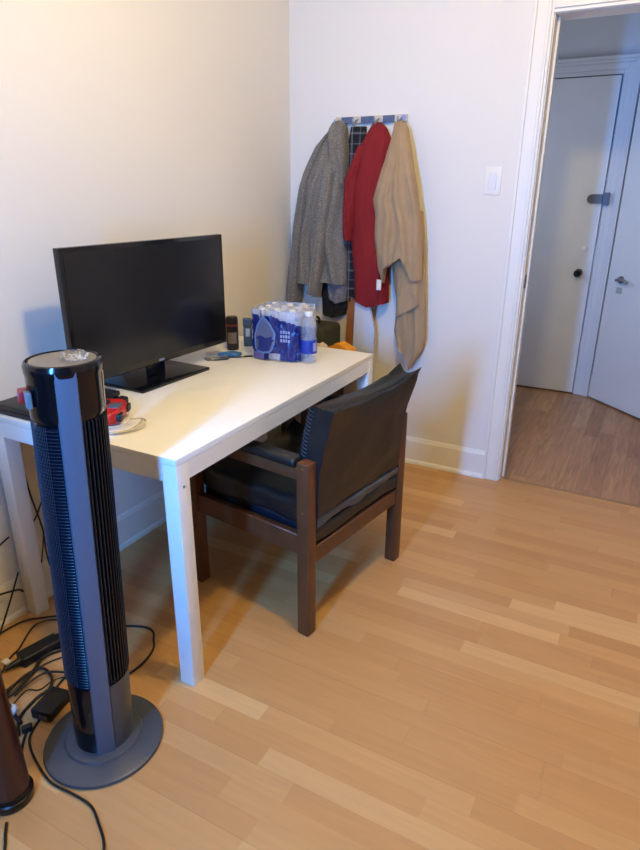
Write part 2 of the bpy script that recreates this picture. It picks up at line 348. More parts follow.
# ------------------------------------------------------------------ desk
t = thing('desk', 'long white desk standing along the left wall', 'desk', (0, 0, 0))
X0, X1, Y0, Y1, H = .016, .752, -1.862, -.595, .74
b = B(); bx(b, X0, X1, Y0, Y1, H-.02, H); bevel(b, .0015, 2); obj('desktop', b, M['desk'], t)
b = B(); fw = .05
for x0, x1, y0, y1 in ((X0+fw, X1-fw, Y0, Y0+.02), (X0+fw, X1-fw, Y1-.02, Y1), (X0, X0+.02, Y0+fw, Y1-fw), (X1-.02, X1, Y0+fw, Y1-fw)):
    bx(b, x0, x1, y0, y1, H-.07, H-.0205)
obj('frame', b, M['desk_leg'], t)
for x in (X0, X1-fw):
    for y in (Y0, Y1-fw):
        b = B(); bx(b, x, x+fw, y, y+fw, 0, H-.0205); bevel(b, .002, 2); obj('leg', b, M['desk_leg'], t)
b = B(); cyl(b, (X1+.0005, Y0+.024, H-.085), .004, .002, 12, rot=Matrix.Rotation(R(90), 3, 'Y')); obj('bolt', b, M['silver'], t)

# ------------------------------------------------------------------ armchair
ang = math.atan2(.169, -.986) - pi   # local +x = away from the desk (rear), local y = side
CH = thing('armchair', 'low wooden armchair with black vinyl cushions pushed up to the desk', 'chair', (0, 0, 0))
O = Vector((.944, -1.511, 0)); Sv = Vector((.170, .9855, 0)).normalized(); Fv = Vector((-.9855, .170, 0)).normalized()
Sv = Vector((.15, .9887, 0)).normalized(); Fv = Vector((-.9887, .15, 0))
def cw(f, s, z): return O+Fv*f+Sv*s+Vector((0, 0, z))
CM = Matrix(((Fv.x, Sv.x, 0), (Fv.y, Sv.y, 0), (0, 0, 1)))
def cpart(name, bm, m, lab=None):
    for v in bm.verts: v.co = O + CM @ v.co
    o = obj(name, bm, m, CH)
    if lab: o['label'] = lab
    return o
SW, FD, L = .605, .55, .045
for f in (0, FD-L):
    for s in (0, SW-L):
        b = B(); bx(b, f, f+L, s, s+L, 0, .625 if f == 0 else .60)
        bevel(b, .006, 2)
        cpart('leg', b, M['wood'])
for s in (0, SW-L):
    b = B(); bx(b, L, FD-L, s+.008, s+L-.008, .30, .372); bevel(b, .003, 1); cpart('side_rail', b, M['wood'])
    b = B(); bx(b, L-.001, FD+.02, s+.002, s+L-.002, .565, .603); bevel(b, .004, 2); cpart('armrest', b, M['wood'])
    b = B(); bx(b, L+.006, FD+.01, s-.004, s+L+.006, .603, .632); bevel(b, .012, 3); cpart('arm_pad', b, M['leather'])
    for z in (.61, .46):
        b = B(); cyl(b, (L*.45, s-.0005 if s == 0 else s+L, z), .0035, .002, 10, rot=Matrix.Rotation(R(90), 3, 'X')); cpart('dowel', b, M['brownboard'])
for f in (0.006, FD-L+.008):
    b = B(); bx(b, f, f+.03, L, SW-L, .262, .322); bevel(b, .003, 1); cpart('cross_rail', b, M['wood'])
def cushion(f0, f1, s0, s1, z0, z1, nf=14, ns=20, horn=.03, puff=.02, lean=0.0, wr=.004, seed=0, axis='seat'):
    """cushion as a warped box grid, corners pulled out to points"""
    b = B(); n = 16
    bmesh.ops.create_cube(b, size=2)
    bmesh.ops.subdivide_edges(b, edges=b.edges, cuts=n, use_grid_fill=True)
    for v in b.verts:
        x, y, z = v.co
        cr = (abs(x)**4)*(abs(y)**4) if axis == 'seat' else (abs(y)**4)*(.85 if y > 0 else .25)
        f = (f0+f1)/2+x*(f1-f0)/2; s = (s0+s1)/2+y*(s1-s0)/2; zz = (z0+z1)/2+z*(z1-z0)/2
        bul = (1-x*x)*(1-y*y) if axis == 'seat' else (1-y*y)*(1-z*z)
        if axis == 'seat':
            zz += (z > 0)*1*(puff*bul+horn*cr)*max(0, z)
            rnd = .012*(abs(z)**6); f -= math.copysign(rnd*abs(x)**6, x); s -= math.copysign(rnd*abs(y)**6, y)
        else:
            zt = max(0, z)**2
            zz += zt*(horn*cr - .012*(1-y*y)) - zt*(.034*(1-x*x))*(.3+.7*(y+1)/2) - (.012*zt*abs(x)**8 if y < .8 else 0)
            f += x*puff*bul
            f -= lean*max(0,(zz-z0)/(z1-z0))**2.0*(1.0+.25*abs(y)**2)
            s += 0
        nz = noise.noise_vector(Vector((f*9+seed, s*9, zz*9)))*wr + noise.noise_vector(Vector((f*28+seed, s*28, zz*28)))*wr*.4
        v.co = Vector((f, s, zz))+nz
    return b
b = cushion(.045, .505, .048, SW-.048, .325, .395, wr=.008, horn=.0, puff=.0, seed=3); cpart('seat_base', b, M['vinyl2'], 'blue black lower seat pad')
b = cushion(.03, .51, .040, SW-.040, .385, .465, wr=.010, horn=.035, puff=.025, seed=9); cpart('seat_cushion', b, M['leather'])
b = cushion(.010, .03, .05, SW-.05, .327, .385, wr=.007, horn=0, puff=.0, seed=5); cpart('seat_back_edge', b, M['leather'])
b = cushion(.004, .05, .05, SW-.05, .388, .424, wr=.010, horn=0, puff=.006, seed=15); cpart('seat_piping', b, M['dusty'], 'dusty grey wrinkled rear edge of the seat cushion')
b = cushion(.0, .085, .048, SW-.050, .432, .795, wr=.008, horn=.035, puff=.012, lean=.046, seed=1, axis='back'); cpart('backrest', b, M['leather'])
b = B()
for i in range(26):
    z = .47+i*.0125; k = ((z-.432)/.363)**2.0*.046
    f = .062-k; tube(b, [(f-.006, .0445, z-.004), (f+.004, .0425, z), (f+.012, .0445, z+.007)], .0014, 6, 3)
cpart('lacing', b, M['base_dark'], 'dark grey stitching up the side of the backrest')

# ------------------------------------------------------------------ television
tv = thing('television', 'black flat screen television on the white desk', 'television', (.215, -1.31, .74), -.036)
W2, Z0, HT = .377, .06, .426
b = B(); bx(b, -.012, .012, -W2, W2, Z0, Z0+HT); bevel(b, .004, 2); obj('housing', b, M['gloss'], tv)
b = B(); bx(b, .0121, .0135, -W2+.014, W2-.014, Z0+.024, Z0+HT-.014); o = obj('screen', b, M['screen'], tv)
b = B(); bx(b, -.05, -.012, -.25, .25, Z0+.05, Z0+.33); bevel(b, .02, 3); obj('rear_cover', b, M['blackp'], tv)
b = B(); bx(b, -.035, -.0125, -.04, .04, .012, Z0+.06); bevel(b, .006, 2); obj('neck', b, M['gloss'], tv)
b = B(); bx(b, -.125, .085, -.175, .175, 0, .012); bevel(b, .004, 2); obj('stand_base', b, M['gloss'], tv)
c = bpy.data.curves.new('maker_logo', 'FONT'); c.body = 'onn.'; c.size = .016; c.extrude = .0004; c.align_x = 'CENTER'
lo = bpy.data.objects.new('tmp', c); COL.objects.link(lo)
dg = bpy.context.evaluated_depsgraph_get(); me = bpy.data.meshes.new_from_object(lo.evaluated_get(dg)); bpy.data.objects.remove(lo)
lg = bpy.data.objects.new('logo', me); COL.objects.link(lg); me.materials.clear(); me.materials.append(M['palelabel'])
lg.parent = tv; lg.location = (.0128, -.0, Z0+.008); lg.rotation_euler = (R(90), 0, R(90))

# ------------------------------------------------------------------ game console with controller
cs = thing('game_console', 'flat black game console lying behind the tower fan on the desk', 'game console', (.15, -1.715, .74))
b = B(); bx(b, -.115, .13, -.135, .137, 0, .015); bevel(b, .003, 2); obj('lower_shell', b, M['blackp'], cs)
b = B(); bx(b, -.112, .127, -.132, .134, .0148, .019); obj('gap_band', b, M['gloss'], cs)
b = B(); bx(b, -.115, .13, -.137, .14, .0188, .034); bevel(b, .003, 2); obj('upper_shell', b, M['blackp'], cs)
b = B(); bx(b, 0, .03, 0, .03, 0, .02); bevel(b, .004, 2); o = obj('small_adapter', b, M['blackp'], None, loc=(.285, -1.605, .74)); tag(o, 'tiny black plug beside the game console and red controller', 'plug')
gc = thing('game_controller', 'red game controller with a dark centre pad beside the fan', 'game controller', (.398, -1.73, .74), R(30))
b = B(); bmesh.ops.create_cube(b, size=2); bmesh.ops.subdivide_edges(b, edges=b.edges, cuts=12, use_grid_fill=True)
for v in b.verts:
    x, y, z = v.co; a = abs(y)
    d = Vector((x, y, z)); k = 1/ max(abs(x)**4+abs(y)**4+abs(z)**4, 1e-6)**.25; x, y, z = x*k, y*k, z*k
    px = x*.030 - .028*a**2.2*(1 if x < 0 else .3); py = y*.078; pz = .026+z*(.019+.004*a)
    v.co = (px+.01, py, pz)
for v in b.verts: v.co.z += .004
obj('shell', b, M['red'], gc)
b = B(); bx(b, -.006, .032, -.026, .026, .045, .0515); bevel(b, .003, 2); o = obj('touchpad', b, M['greyp'], gc); o['label'] = 'dark centre pad'
for y in (-.025, .025):
    b = B(); lathe(b, [(0, 0), (.008, 0), (.007, .008), (.010, .012), (.009, .015), (0, .014)], (-.016, y, .042), 16); obj('thumbstick', b, M['blackp'], gc)
for y in (-.06, .025):
    b = B(); bx(b, .025, .045, y, y+.035, .018, .04); bevel(b, .005, 2); obj('trigger', b, M['blackp'], gc)
b = B()
for k, (dx, dy, e) in enumerate(((0, 0, 0), (.004, -.014, .01), (-.008, -.03, .02))):
    tube(b, [(.40+dx, -1.80+dy, .745), (.46+dx, -1.745+dy*.6, .746), (.492+dx, -1.70+dy*.4, .748), (.49+dx, -1.655+dy*.3, .752+.003*k), (.455, -1.64, .752), (.435, -1.665, .755)], .0022, 8)
tube(b, [(.44, -1.66, .757), (.45, -1.70, .752), (.43, -1.73, .75), (.41, -1.742, .747)], .0022, 8)
bmesh.ops.translate(b, verts=b.verts, vec=(.025, -.055, 0))
o = obj('coiled_cable', b, M['greycable']); tag(o, 'loosely coiled pale grey cable beside the red game controller', 'cable')

# ------------------------------------------------------------------ tower fan
FX, FY = .659, -2.124
fan = thing('tower_fan', 'tall black and grey tower fan on a round grey base', 'fan', (FX, FY, 0))
def lean(bm):
    for v in bm.verts:
        if v.co.z > .03: v.co.x += .019*v.co.z; v.co.y += .024*v.co.z
    return bm
CA = R(-37.6)
b = B(); lathe(b, [(0, 0), (.150, 0), (.154, .004), (.152, .010), (.142, .0135), (.100, .020), (.096, .026), (.074, .030), (0, .030)], seg=64); obj('base', b, M['basegrey'], fan)
b = B(); lathe(b, [(0, .029), (.071, .029), (.073, .06), (.074, .225), (.068, .24), (.064, .25), (.064, .92), (.070, .929), (0, .929)], seg=56, a0=0, a1=2*pi); lean(b); obj('column_core', b, M['gloss'], fan)
A = lambda d: CA+R(d)
b = B(); lathe(b, [(.0738, .031), (.0752, .031), (.0762, .10), (.0768, .232), (.0755, .232)], seg=24, a0=A(17), a1=A(150)); lean(b); o = obj('lower_panel', b, M['basegrey'], fan); o['label'] = 'smooth grey lower side panel'
# grey vertical front strip, almost flat, with rounded edges
b = B(); prof = []
rows = 40; segs = 10
for off, flip in ((.0, 0),):
    grid = []
    for i in range(rows+1):
        z = .022+(1.042-.022)*i/rows; r0 = .0775+.0015*(z)
        row = []
        for k in range(segs+1):
            a = A(-19+37*k/segs); edge = .006 if k in (0, segs) else 0
            fl = .5*(1-cos(R(18.5)))*r0
            rr_ = r0*cos(R(18.5))/cos((k/segs-.5)*R(37))*.55+r0*.45-edge+.002
            row.append(b.verts.new((rr_*cos(a), rr_*sin(a), z)))
        grid.append(row)
    inner = [[b.verts.new((.066*cos(A(-19+37*k/segs)), .066*sin(A(-19+37*k/segs)), g[0].co.z)) for k in (0, segs)] for g in grid]
    for i in range(rows):
        for k in range(segs): b.faces.new((grid[i][k], grid[i][k+1], grid[i+1][k+1], grid[i+1][k]))
        b.faces.new((inner[i][0], grid[i][0], grid[i+1][0], inner[i+1][0])); b.faces.new((grid[i][segs], inner[i][1], inner[i+1][1], grid[i+1][segs]))
    b.faces.new([inner[0][0]]+grid[0]+[inner[0][1]]); b.faces.new([inner[-1][0]]+grid[-1]+[inner[-1][1]])
lean(b); o = obj('front_strip', b, M['greyp'], fan); o['label'] = 'flat grey strip down the front'
# horizontal louvres on the left, one part
b = B()
nl = 84
for i in range(nl):
    z = .245+i*(.925-.245)/nl
    lathe(b, [(.066, z-.0006), (.0755, z-.0022), (.0765, z-.0012), (.0755, z+.0002), (.066, z+.0022)], seg=22, a0=A(-118), a1=A(-20))
lean(b); o = obj('louvre_grille', b, mat('louvre_plastic', srgb(26, 28, 38), .25), fan)
b = B()
for k in range(22):
    a = A(-118+ (k+.5)*3.6); tube(b, [(.0772*cos(a), .0772*sin(a), .245), (.0772*cos(a), .0772*sin(a), .925)], .0006, 4, 1, sm=False)
lean(b); obj('mesh_wires', b, M['base_dark'], fan)
# vertical ribs on the right
b = B()
for k in range(17):
    a = A(20+k*6.8); c_, s_ = cos(a), sin(a); t_ = .0013
    z0, z1 = .240, .936
    r0, r1 = .062, .0795
    pts = []
    for (r, sg) in ((r0, -1), (r1, -1), (r1, 1), (r0, 1)): pts.append((r*c_-sg*t_*s_, r*s_+sg*t_*c_))
    lo_ = [b.verts.new((p[0], p[1], z0+(.012 if i in (0, 3) else 0))) for i, p in enumerate(pts)]; hi_ = [b.verts.new((p[0], p[1], z1-(.0 if i in (0, 3) else .006))) for i, p in enumerate(pts)]
    for i in range(4): b.faces.new((lo_[i], lo_[(i+1) % 4], hi_[(i+1) % 4], hi_[i]))
    b.faces.new(lo_); b.faces.new(hi_)
lean(b); o = obj('air_ribs', b, M['blackp'], fan); o['label'] = 'black vertical outlet ribs'
b = B(); lathe(b, [(0, .928), (.072, .928), (.0765, .934), (.0775, .95), (.0775, 1.026), (.0795, 1.031), (.0805, 1.046), (.078, 1.053), (.074, 1.055), (.072, 1.050), (0, 1.050)], seg=64); lean(b); obj('top_housing', b, M['gloss'], fan)
b = B(); lathe(b, [(0, 1.0505), (.067, 1.0505), (.0675, 1.053), (.063, 1.0536), (0, 1.0536)], seg=56); lean(b); o = obj('control_disc', b, M['topgrey'], fan); o['label'] = 'grey disc set into the top'
b = B(); lathe(b, [(.0772, .936), (.0785, .942), (.0787, 1.020), (.0772, 1.026)], seg=5, a0=A(73), a1=A(81)); lean(b); obj('painted_highlight', b, M['greycable'], fan)['label'] = 'narrow pale strip painted as a highlight on the top housing'  # pale geometry stands in for a reflection on the glossy drum
b = B(); bx(b, -.011, .011, -.006, .006, -.020, .016); bevel(b, .002, 1); bmesh.ops.rotate(b, verts=b.verts, cent=(0, 0, 0), matrix=Matrix.Rotation(CA+R(-80)+R(90), 3, 'Z')); a = A(-62)
bmesh.ops.translate(b, verts=b.verts, vec=(.0835*cos(a)+.018, .0835*sin(a)+.023, .985)); obj('hanging_tag', b, mat('grey_tag', srgb(112, 112, 112), .5), fan)['label'] = 'small grey tag on the left side'
b = B(); bx(b, -.018, .018, -.008, .010, -.013, .013); bevel(b, .003, 2); bmesh.ops.rotate(b, verts=b.verts, cent=(0, 0, 0), matrix=Matrix.Rotation(CA, 3, 'Z')); a = A(-84)
bmesh.ops.translate(b, verts=b.verts, vec=(.086*cos(a)+.018, .086*sin(a)+.023, .985)); obj('red_tag', b, M['red'], fan)['label'] = 'red tag on the left side'
# crumpled clear wrapper on top
b = B(); bmesh.ops.create_icosphere(b, subdivisions=4, radius=1)
for v in b.verts:
    n = noise.noise_vector(v.co*2.4)*.45; v.co = Vector(((v.co.x+n.x)*.030, (v.co.y+n.y)*.022, max(0, (v.co.z+.75+n.z*1.2))*.010))
obj('crumpled_wrapper', b, M['clear'], loc=(FX+.045, FY+.035, 1.0538)); tag(bpy.data.objects['crumpled_wrapper'], 'crumpled clear plastic wrapper on top of the tower fan', 'wrapper')

# ------------------------------------------------------------------ brown column at the left edge
t = thing('floor_stand', 'glossy dark reddish brown column on round black foot at the left edge', 'stand', (.590, -2.356, 0))
b = B(); lathe(b, [(0, 0), (.048, 0), (.051, .005), (.051, .022), (.047, .025), (.048, .031), (.045, .036), (0, .036)], seg=48); obj('foot', b, M['bronze'], t)
b = B(); lathe(b, [(0, .0355), (.0445, .0355), (.043, .10), (.035, .35), (.030, .60), (.028, .80), (.026, .82), (0, .822)], seg=12)
obj('column', b, M['brownmetal'], t, ang=60)

# ------------------------------------------------------------------ low dresser: unseen chest of drawers added to block low daylight
t = thing('blocker', 'dark brown dresser added unseen by the left wall to cut low daylight', 'blocker', (0, 0, 0))
b = B(); bx(b, .03, .60, -3.25, -2.62, .04, .95); bevel(b, .004, 1); obj('blocker_body', b, M['brownmetal'], t)
for k in range(4):
    b = B(); bx(b, .60, .615, -3.23, -2.64, .07+k*.22, .27+k*.22); bevel(b, .003, 1); dr = obj('drawer', b, M['brownmetal'], t)
    b = B(); cyl(b, (.628, -2.935, .17+k*.22), .014, .026, 16, rot=Matrix.Rotation(R(90), 3, 'Y')); obj('knob', b, M['bronze'], dr)
for x in (.04, .55):
    for y in (-3.24, -2.67):
        b = B(); bx(b, x, x+.04, y, y+.04, 0, .041); obj('leg', b, M['brownmetal'], t)

# ------------------------------------------------------------------ small things on the desk
t = thing('aerosol_can', 'black spray can with a red band beside the television', 'spray can', (.190, -.825, .74))
b = B(); lathe(b, [(0, 0), (.025, 0), (.026, .003), (.026, .10), (.024, .105), (0, .105)], seg=32); obj('can_body', b, M['candark'], t)
b = B(); lathe(b, [(.0262, .03), (.0265, .03), (.0265, .078), (.0262, .078)], seg=14, a0=R(-100), a1=R(-10)); obj('label_panel', b, M['canlabel'], t)
b = B(); lathe(b, [(0, .104), (.0265, .104), (.0265, .112), (0, .112)], seg=32); obj('band', b, M['canred'], t)
b = B(); lathe(b, [(0, .111), (.026, .111), (.026, .134), (.022, .143), (0, .145)], seg=32); obj('cap', b, M['blackp'], t)
t = thing('deodorant_stick', 'flat grey teal deodorant stick between spray can and water pack', 'deodorant', (.215, -.745, .74), R(35))
b = B(); bx(b, -.019, .019, -.011, .011, 0, .085); bevel(b, .006, 3); obj('case', b, M['teal'], t)
b = B(); bx(b, -.020, .020, -.012, .012, .0855, .125); bevel(b, .006, 3); obj('cap', b, M['teal'], t)
b = B(); bx(b, -.009, .009, -.0118, -.0108, .045, .08); obj('label_panel', b, M['palelabel'], t)
b = B(); lathe(b, [(0, 0), (.009, 0), (.010, .004), (.010, .12), (.007, .135), (.005, .15), (0, .152)], seg=20)
o = obj('white_tube', b, M['whitep'], loc=(.150, -.815, .74)); tag(o, 'slim white tube standing between the television edge and spray can', 'tube')
# clear packet, pouch, lead
def crumple(name, sx, sy, sz, loc, rz, m, label, cat, seed):
    b = B(); bmesh.ops.create_icosphere(b, subdivisions=4, radius=1)
    for v in b.verts:
        x, y, z = v.co; k = 1/max(abs(x)**3+abs(y)**3+abs(z)**3, 1e-5)**(1/3)
        n = noise.noise_vector(v.co*2.1+Vector((seed, 0, 0)))*.35+noise.noise_vector(v.co*5+Vector((seed, 0, 0)))*.15
        v.co = Vector(((x*k+n.x*.4)*sx, (y*k+n.y*.4)*sy, max(0, z*k+.8+n.z)*sz))
    o = obj(name, b, m, loc=loc); o.rotation_euler = (0, 0, rz); return tag(o, label, cat)
crumple('plastic_packet', .05, .03, .006, (.235, -.995, .7402), R(50), M['clear'], 'clear plastic packet lying by the television stand', 'packet', 1)
crumple('blue_pouch', .048, .022, .009, (.245, -.925, .7402), R(35), M['bluepouch'], 'crumpled blue pouch on the desk in front of the spray can', 'pouch', 5)
crumple('paper_scrap', .035, .02, .004, (.165, -.93, .7402), R(60), M['paper'], 'small crumpled pale scrap beside the blue pouch', 'paper', 9)
b = B(); tube(b, [(.19, -1.01, .743), (.205, -1.0, .745), (.235, -.985, .743), (.27, -.955, .743), (.30, -.93, .743), (.325, -.905, .743)], .0022, 8)
cyl(b, (.325, -.905, .744), .004, .035, 12, rot=Vector((.025, .025, 0)).to_track_quat('Z', 'Y').to_matrix())
o = obj('short_lead', b, M['cable']); tag(o, 'short black lead in front of the blue pouch on desk', 'cable')

# ------------------------------------------------------------------ water bottle and shrink-wrapped pack
BP = [(0, 0), (.026, 0), (.031, .004), (.032, .012), (.0305, .02), (.032, .03), (.031, .045), (.032, .055), (.031, .07), (.031, .09), (.032, .1), (.029, .112), (.031, .122), (.0325, .135), (.031, .15), (.024, .168), (.014, .182), (.0125, .186), (.0125, .19), (0, .19)]
def bottle(loc, label, group=None, sc=1.0):
    t = thing('water_bottle', label, 'bottle', loc, 0, group); t.scale = (sc, sc, sc)
    b = B(); lathe(b, BP, seg=28); obj('bottle_body', b, M['pet'], t)
    b = B(); lathe(b, [(.0326, .040), (.033, .042), (.033, .092), (.0326, .094)], seg=32); obj('label_band', b, M['bluelabel'], t)
    b = B(); lathe(b, [(0, .187), (.0145, .187), (.0145, .201), (.0135, .203), (0, .203)], seg=24); obj('cap', b, M['whitep'], t)
    return t
def dup(root, loc, label=None, group=None, rz=0):
    r = root.copy(); COL.objects.link(r); r.location = loc; r.rotation_euler = (0, 0, rz)
    if label: r['label'] = label
    if group: r['group'] = group
    for ch in list(root.children):
        c = ch.copy(); COL.objects.link(c); c.parent = r
    return r
bt = bottle((.580, -.850, .74), 'single clear water bottle standing right of the blue wrapped pack')
b = B(); lathe(b, [(.0331, .050), (.0334, .050), (.0334, .084), (.0331, .084)], seg=6, a0=R(-30), a1=R(0)); obj('white_print', b, M['whiteprint'], bt)
PC = Vector((.436, -.80, .74)); PR = R(8)
first = None
for i in range(3):
    for j in range(3):
        lx, ly = (i-1)*.0665, (j-1)*.0665
        p = PC+Matrix.Rotation(PR, 3, 'Z') @ Vector((lx, ly, 0)); p.z = .742
        if first is None:
            first = thing('packed_bottle', 'clear water bottle inside the blue wrapped pack', 'bottle', p, 0, 'bottles inside the shrink wrapped pack')
            q = B(); lathe(q, [(r, z) for r, z in BP], seg=16); obj('bottle_body', q, mat('packed_pet', srgb(196, 202, 214), .12, spec=.8), first)
            q = B(); lathe(q, [(0, .187), (.0145, .187), (.0145, .201), (0, .203)], seg=16); obj('cap', q, M['whitep'], first)
        else: dup(first, p)
pk = thing('water_pack', 'blue shrink wrapped pack of water bottles on far end of desk', 'water pack', PC, PR)
def wrapmesh(z0, z1, off, wr, seed, top):
    b = B(); bmesh.ops.create_cube(b, size=2); bmesh.ops.subdivide_edges(b, edges=b.edges, cuts=44, use_grid_fill=True)
    for v in b.verts:
        x, y, z = v.co; zz = z0+(z1-z0)*(z+1)/2
        k = 1/max(abs(x)**9+abs(y)**9, 1e-4)**(1/9) if max(abs(x), abs(y)) > .5 else 1
        rr_ = .1015+off
        X, Y = x*rr_, y*rr_
        if max(abs(x), abs(y)) > .99:
            X = math.copysign(min(abs(X), rr_-.016*(min(abs(x), abs(y))**6)), x); Y = math.copysign(min(abs(Y), rr_-.016*(min(abs(x), abs(y))**6)), y)
        n = noise.noise_vector(Vector((X*30+seed, Y*30, zz*22)))*wr+noise.noise_vector(Vector((X*75+seed, Y*75, zz*60)))*wr*.4
        out = Vector((x if abs(x) > .99 else 0, y if abs(y) > .99 else 0, 0))
        if out.length: out.normalize()
        d = out*(.5*wr+abs(n.x)*1.0+n.y*.3)
        if z > .99 and top:
            zz += n.x*1.4 - .012*(.5-.5*cos(X/.0665*2*pi))*.5 - .012*(.5-.5*cos(Y/.0665*2*pi))*.5 - .022*max(abs(x), abs(y))**6
        v.co = (X+d.x, Y+d.y, max(.0005, zz))
    return b
b = wrapmesh(.001, .207, .0, .011, 3, True)
# delete lower wall region where the printed film is, keep clear shell above
bmesh.ops.delete(b, geom=[f for f in b.faces if f.calc_center_median().z < .004], context='FACES')
b.normal_update()
mm = []
for f in b.faces:
    c_ = f.calc_center_median(); 
    lx, ly = c_.x, c_.y
    # printed blue area: high on the left, sloping down to the right and rear
    edge = .165+.02*sin(ly*40)
    if ly < -.09: edge = .185-.28*max(0, lx+.02)-.0*lx
    if lx > .09: edge = .150-.25*(ly+.1)
    gapc = (ly < -.09 and -.02 < lx < .028 and c_.z < .032)
    lil = (ly < -.09 and lx < -.045 and c_.z < .035)
    f.material_index = 0 if (c_.z > edge or gapc) else (2 if lil else 1)
bs = obj('wrap_film', b, [M['shrink'], M['bluefilm'], M['lilac']], pk); bs['label'] = 'wrinkled film, blue at the sides and clear on top'
# printed bottle picture on the front face, following the film
def printpoly(name, pts, y, m, th=.0012):
    b = B(); f = b.faces.new([b.verts.new((x, y, z)) for x, z in pts]); r = bmesh.ops.extrude_face_region(b, geom=[f]); bmesh.ops.translate(b, verts=[v for v in r['geom'] if isinstance(v, bmesh.types.BMVert)], vec=(0, -th, 0))
    return obj(name, b, m, pk, smooth=False)
outl = [(-.078, .050), (-.080, .10), (-.068, .145), (-.052, .170), (-.040, .180), (-.028, .172), (-.008, .150), (.012, .115), (.006, .07), (-.004, .045), (-.016, .034), (-.045, .030), (-.068, .036)]
printpoly('picture_outline', outl, -.1155, M['bluelight'])
cx_, cz_ = -.036, .10
printpoly('picture_bottle', [(cx_+(x-cx_)*.86, cz_+(z-cz_)*.9) for x, z in outl], -.1168, M['greyprint'])
printpoly('picture_label', [(-.070, .046), (-.071, .098), (-.052, .104), (-.028, .094), (-.002, .104), (-.004, .072), (-.016, .044), (-.045, .038)], -.1180, M['bluedark'])
b = B(); 
for k in range(3):
    for j in range(4):
        bx(b, .034+j*.011, .041+j*.011, -.1190, -.1150, .118-k*.017, .129-k*.017)
obj('white_lettering', b, M['whiteprint'], pk)
b = B(); bx(b, -.069, -.062, -.1200, -.118, .055, .088); obj('printed_mark', b, M['greyp'], pk)

# ------------------------------------------------------------------ light switch
t = thing('light_switch', 'white rocker light switch on the wall left of the doorway', 'light switch', (1.043, 0, 1.43))
b = B(); bx(b, -.036, .036, -.006, 0, -.058, .058); bevel(b, .003, 2); obj('switch_plate', b, M['trim'], t)
b = B(); bx(b, -.017, .017, -.0095, -.0055, -.034, .034); bevel(b, .0015, 1); bmesh.ops.rotate(b, verts=b.verts, cent=(0, -.006, 0), matrix=Matrix.Rotation(R(3), 3, 'X')); obj('rocker', b, M['whitep'], t)
for z in (-.048, .048):
    b = B(); cyl(b, (0, -.0065, z), .003, .0015, 10, rot=Matrix.Rotation(R(90), 3, 'X')); obj('screw', b, M['trim'], t)
b = B(); bx(b, 0, .0015, -.018, .018, -.0015, .0015); o = obj('wall_scratch', b, M['whitep'], loc=(0, -1.52, 1.42)); tag(o, 'short pale raised scratch on the wall above the television', 'mark')

# ------------------------------------------------------------------ hook rail
t = thing('hook_rail', 'cream and blue wall hook rail holding the coats', 'hook rail', (0, 0, 0))
b = B(); bx(b, .262, .628, -.014, 0, 1.684, 1.714); bevel(b, .003, 2); obj('rail', b, M['railcream'], t)
for x0, x1 in ((.296, .358), (.398, .465), (.510, .568)):
    b = B(); bx(b, x0, x1, -.019, -.0135, 1.682, 1.712); bevel(b, .002, 1); o = obj('tile', b, M['hookblue'], t); o['label'] = 'blue patterned tile'
for x in (.285, .379, .490, .604):
    b = B(); tube(b, [(x, -.012, 1.70), (x, -.04, 1.69), (x, -.058, 1.672), (x, -.066, 1.685), (x, -.068, 1.70)], .004, 8); obj('hook', b, M['silver'], t)
b = B(); cyl(b, (.612, -.016, 1.70), .012, .006, 20, rot=Matrix.Rotation(R(90), 3, 'X')); obj('end_button', b, M['whiteprint'], t)

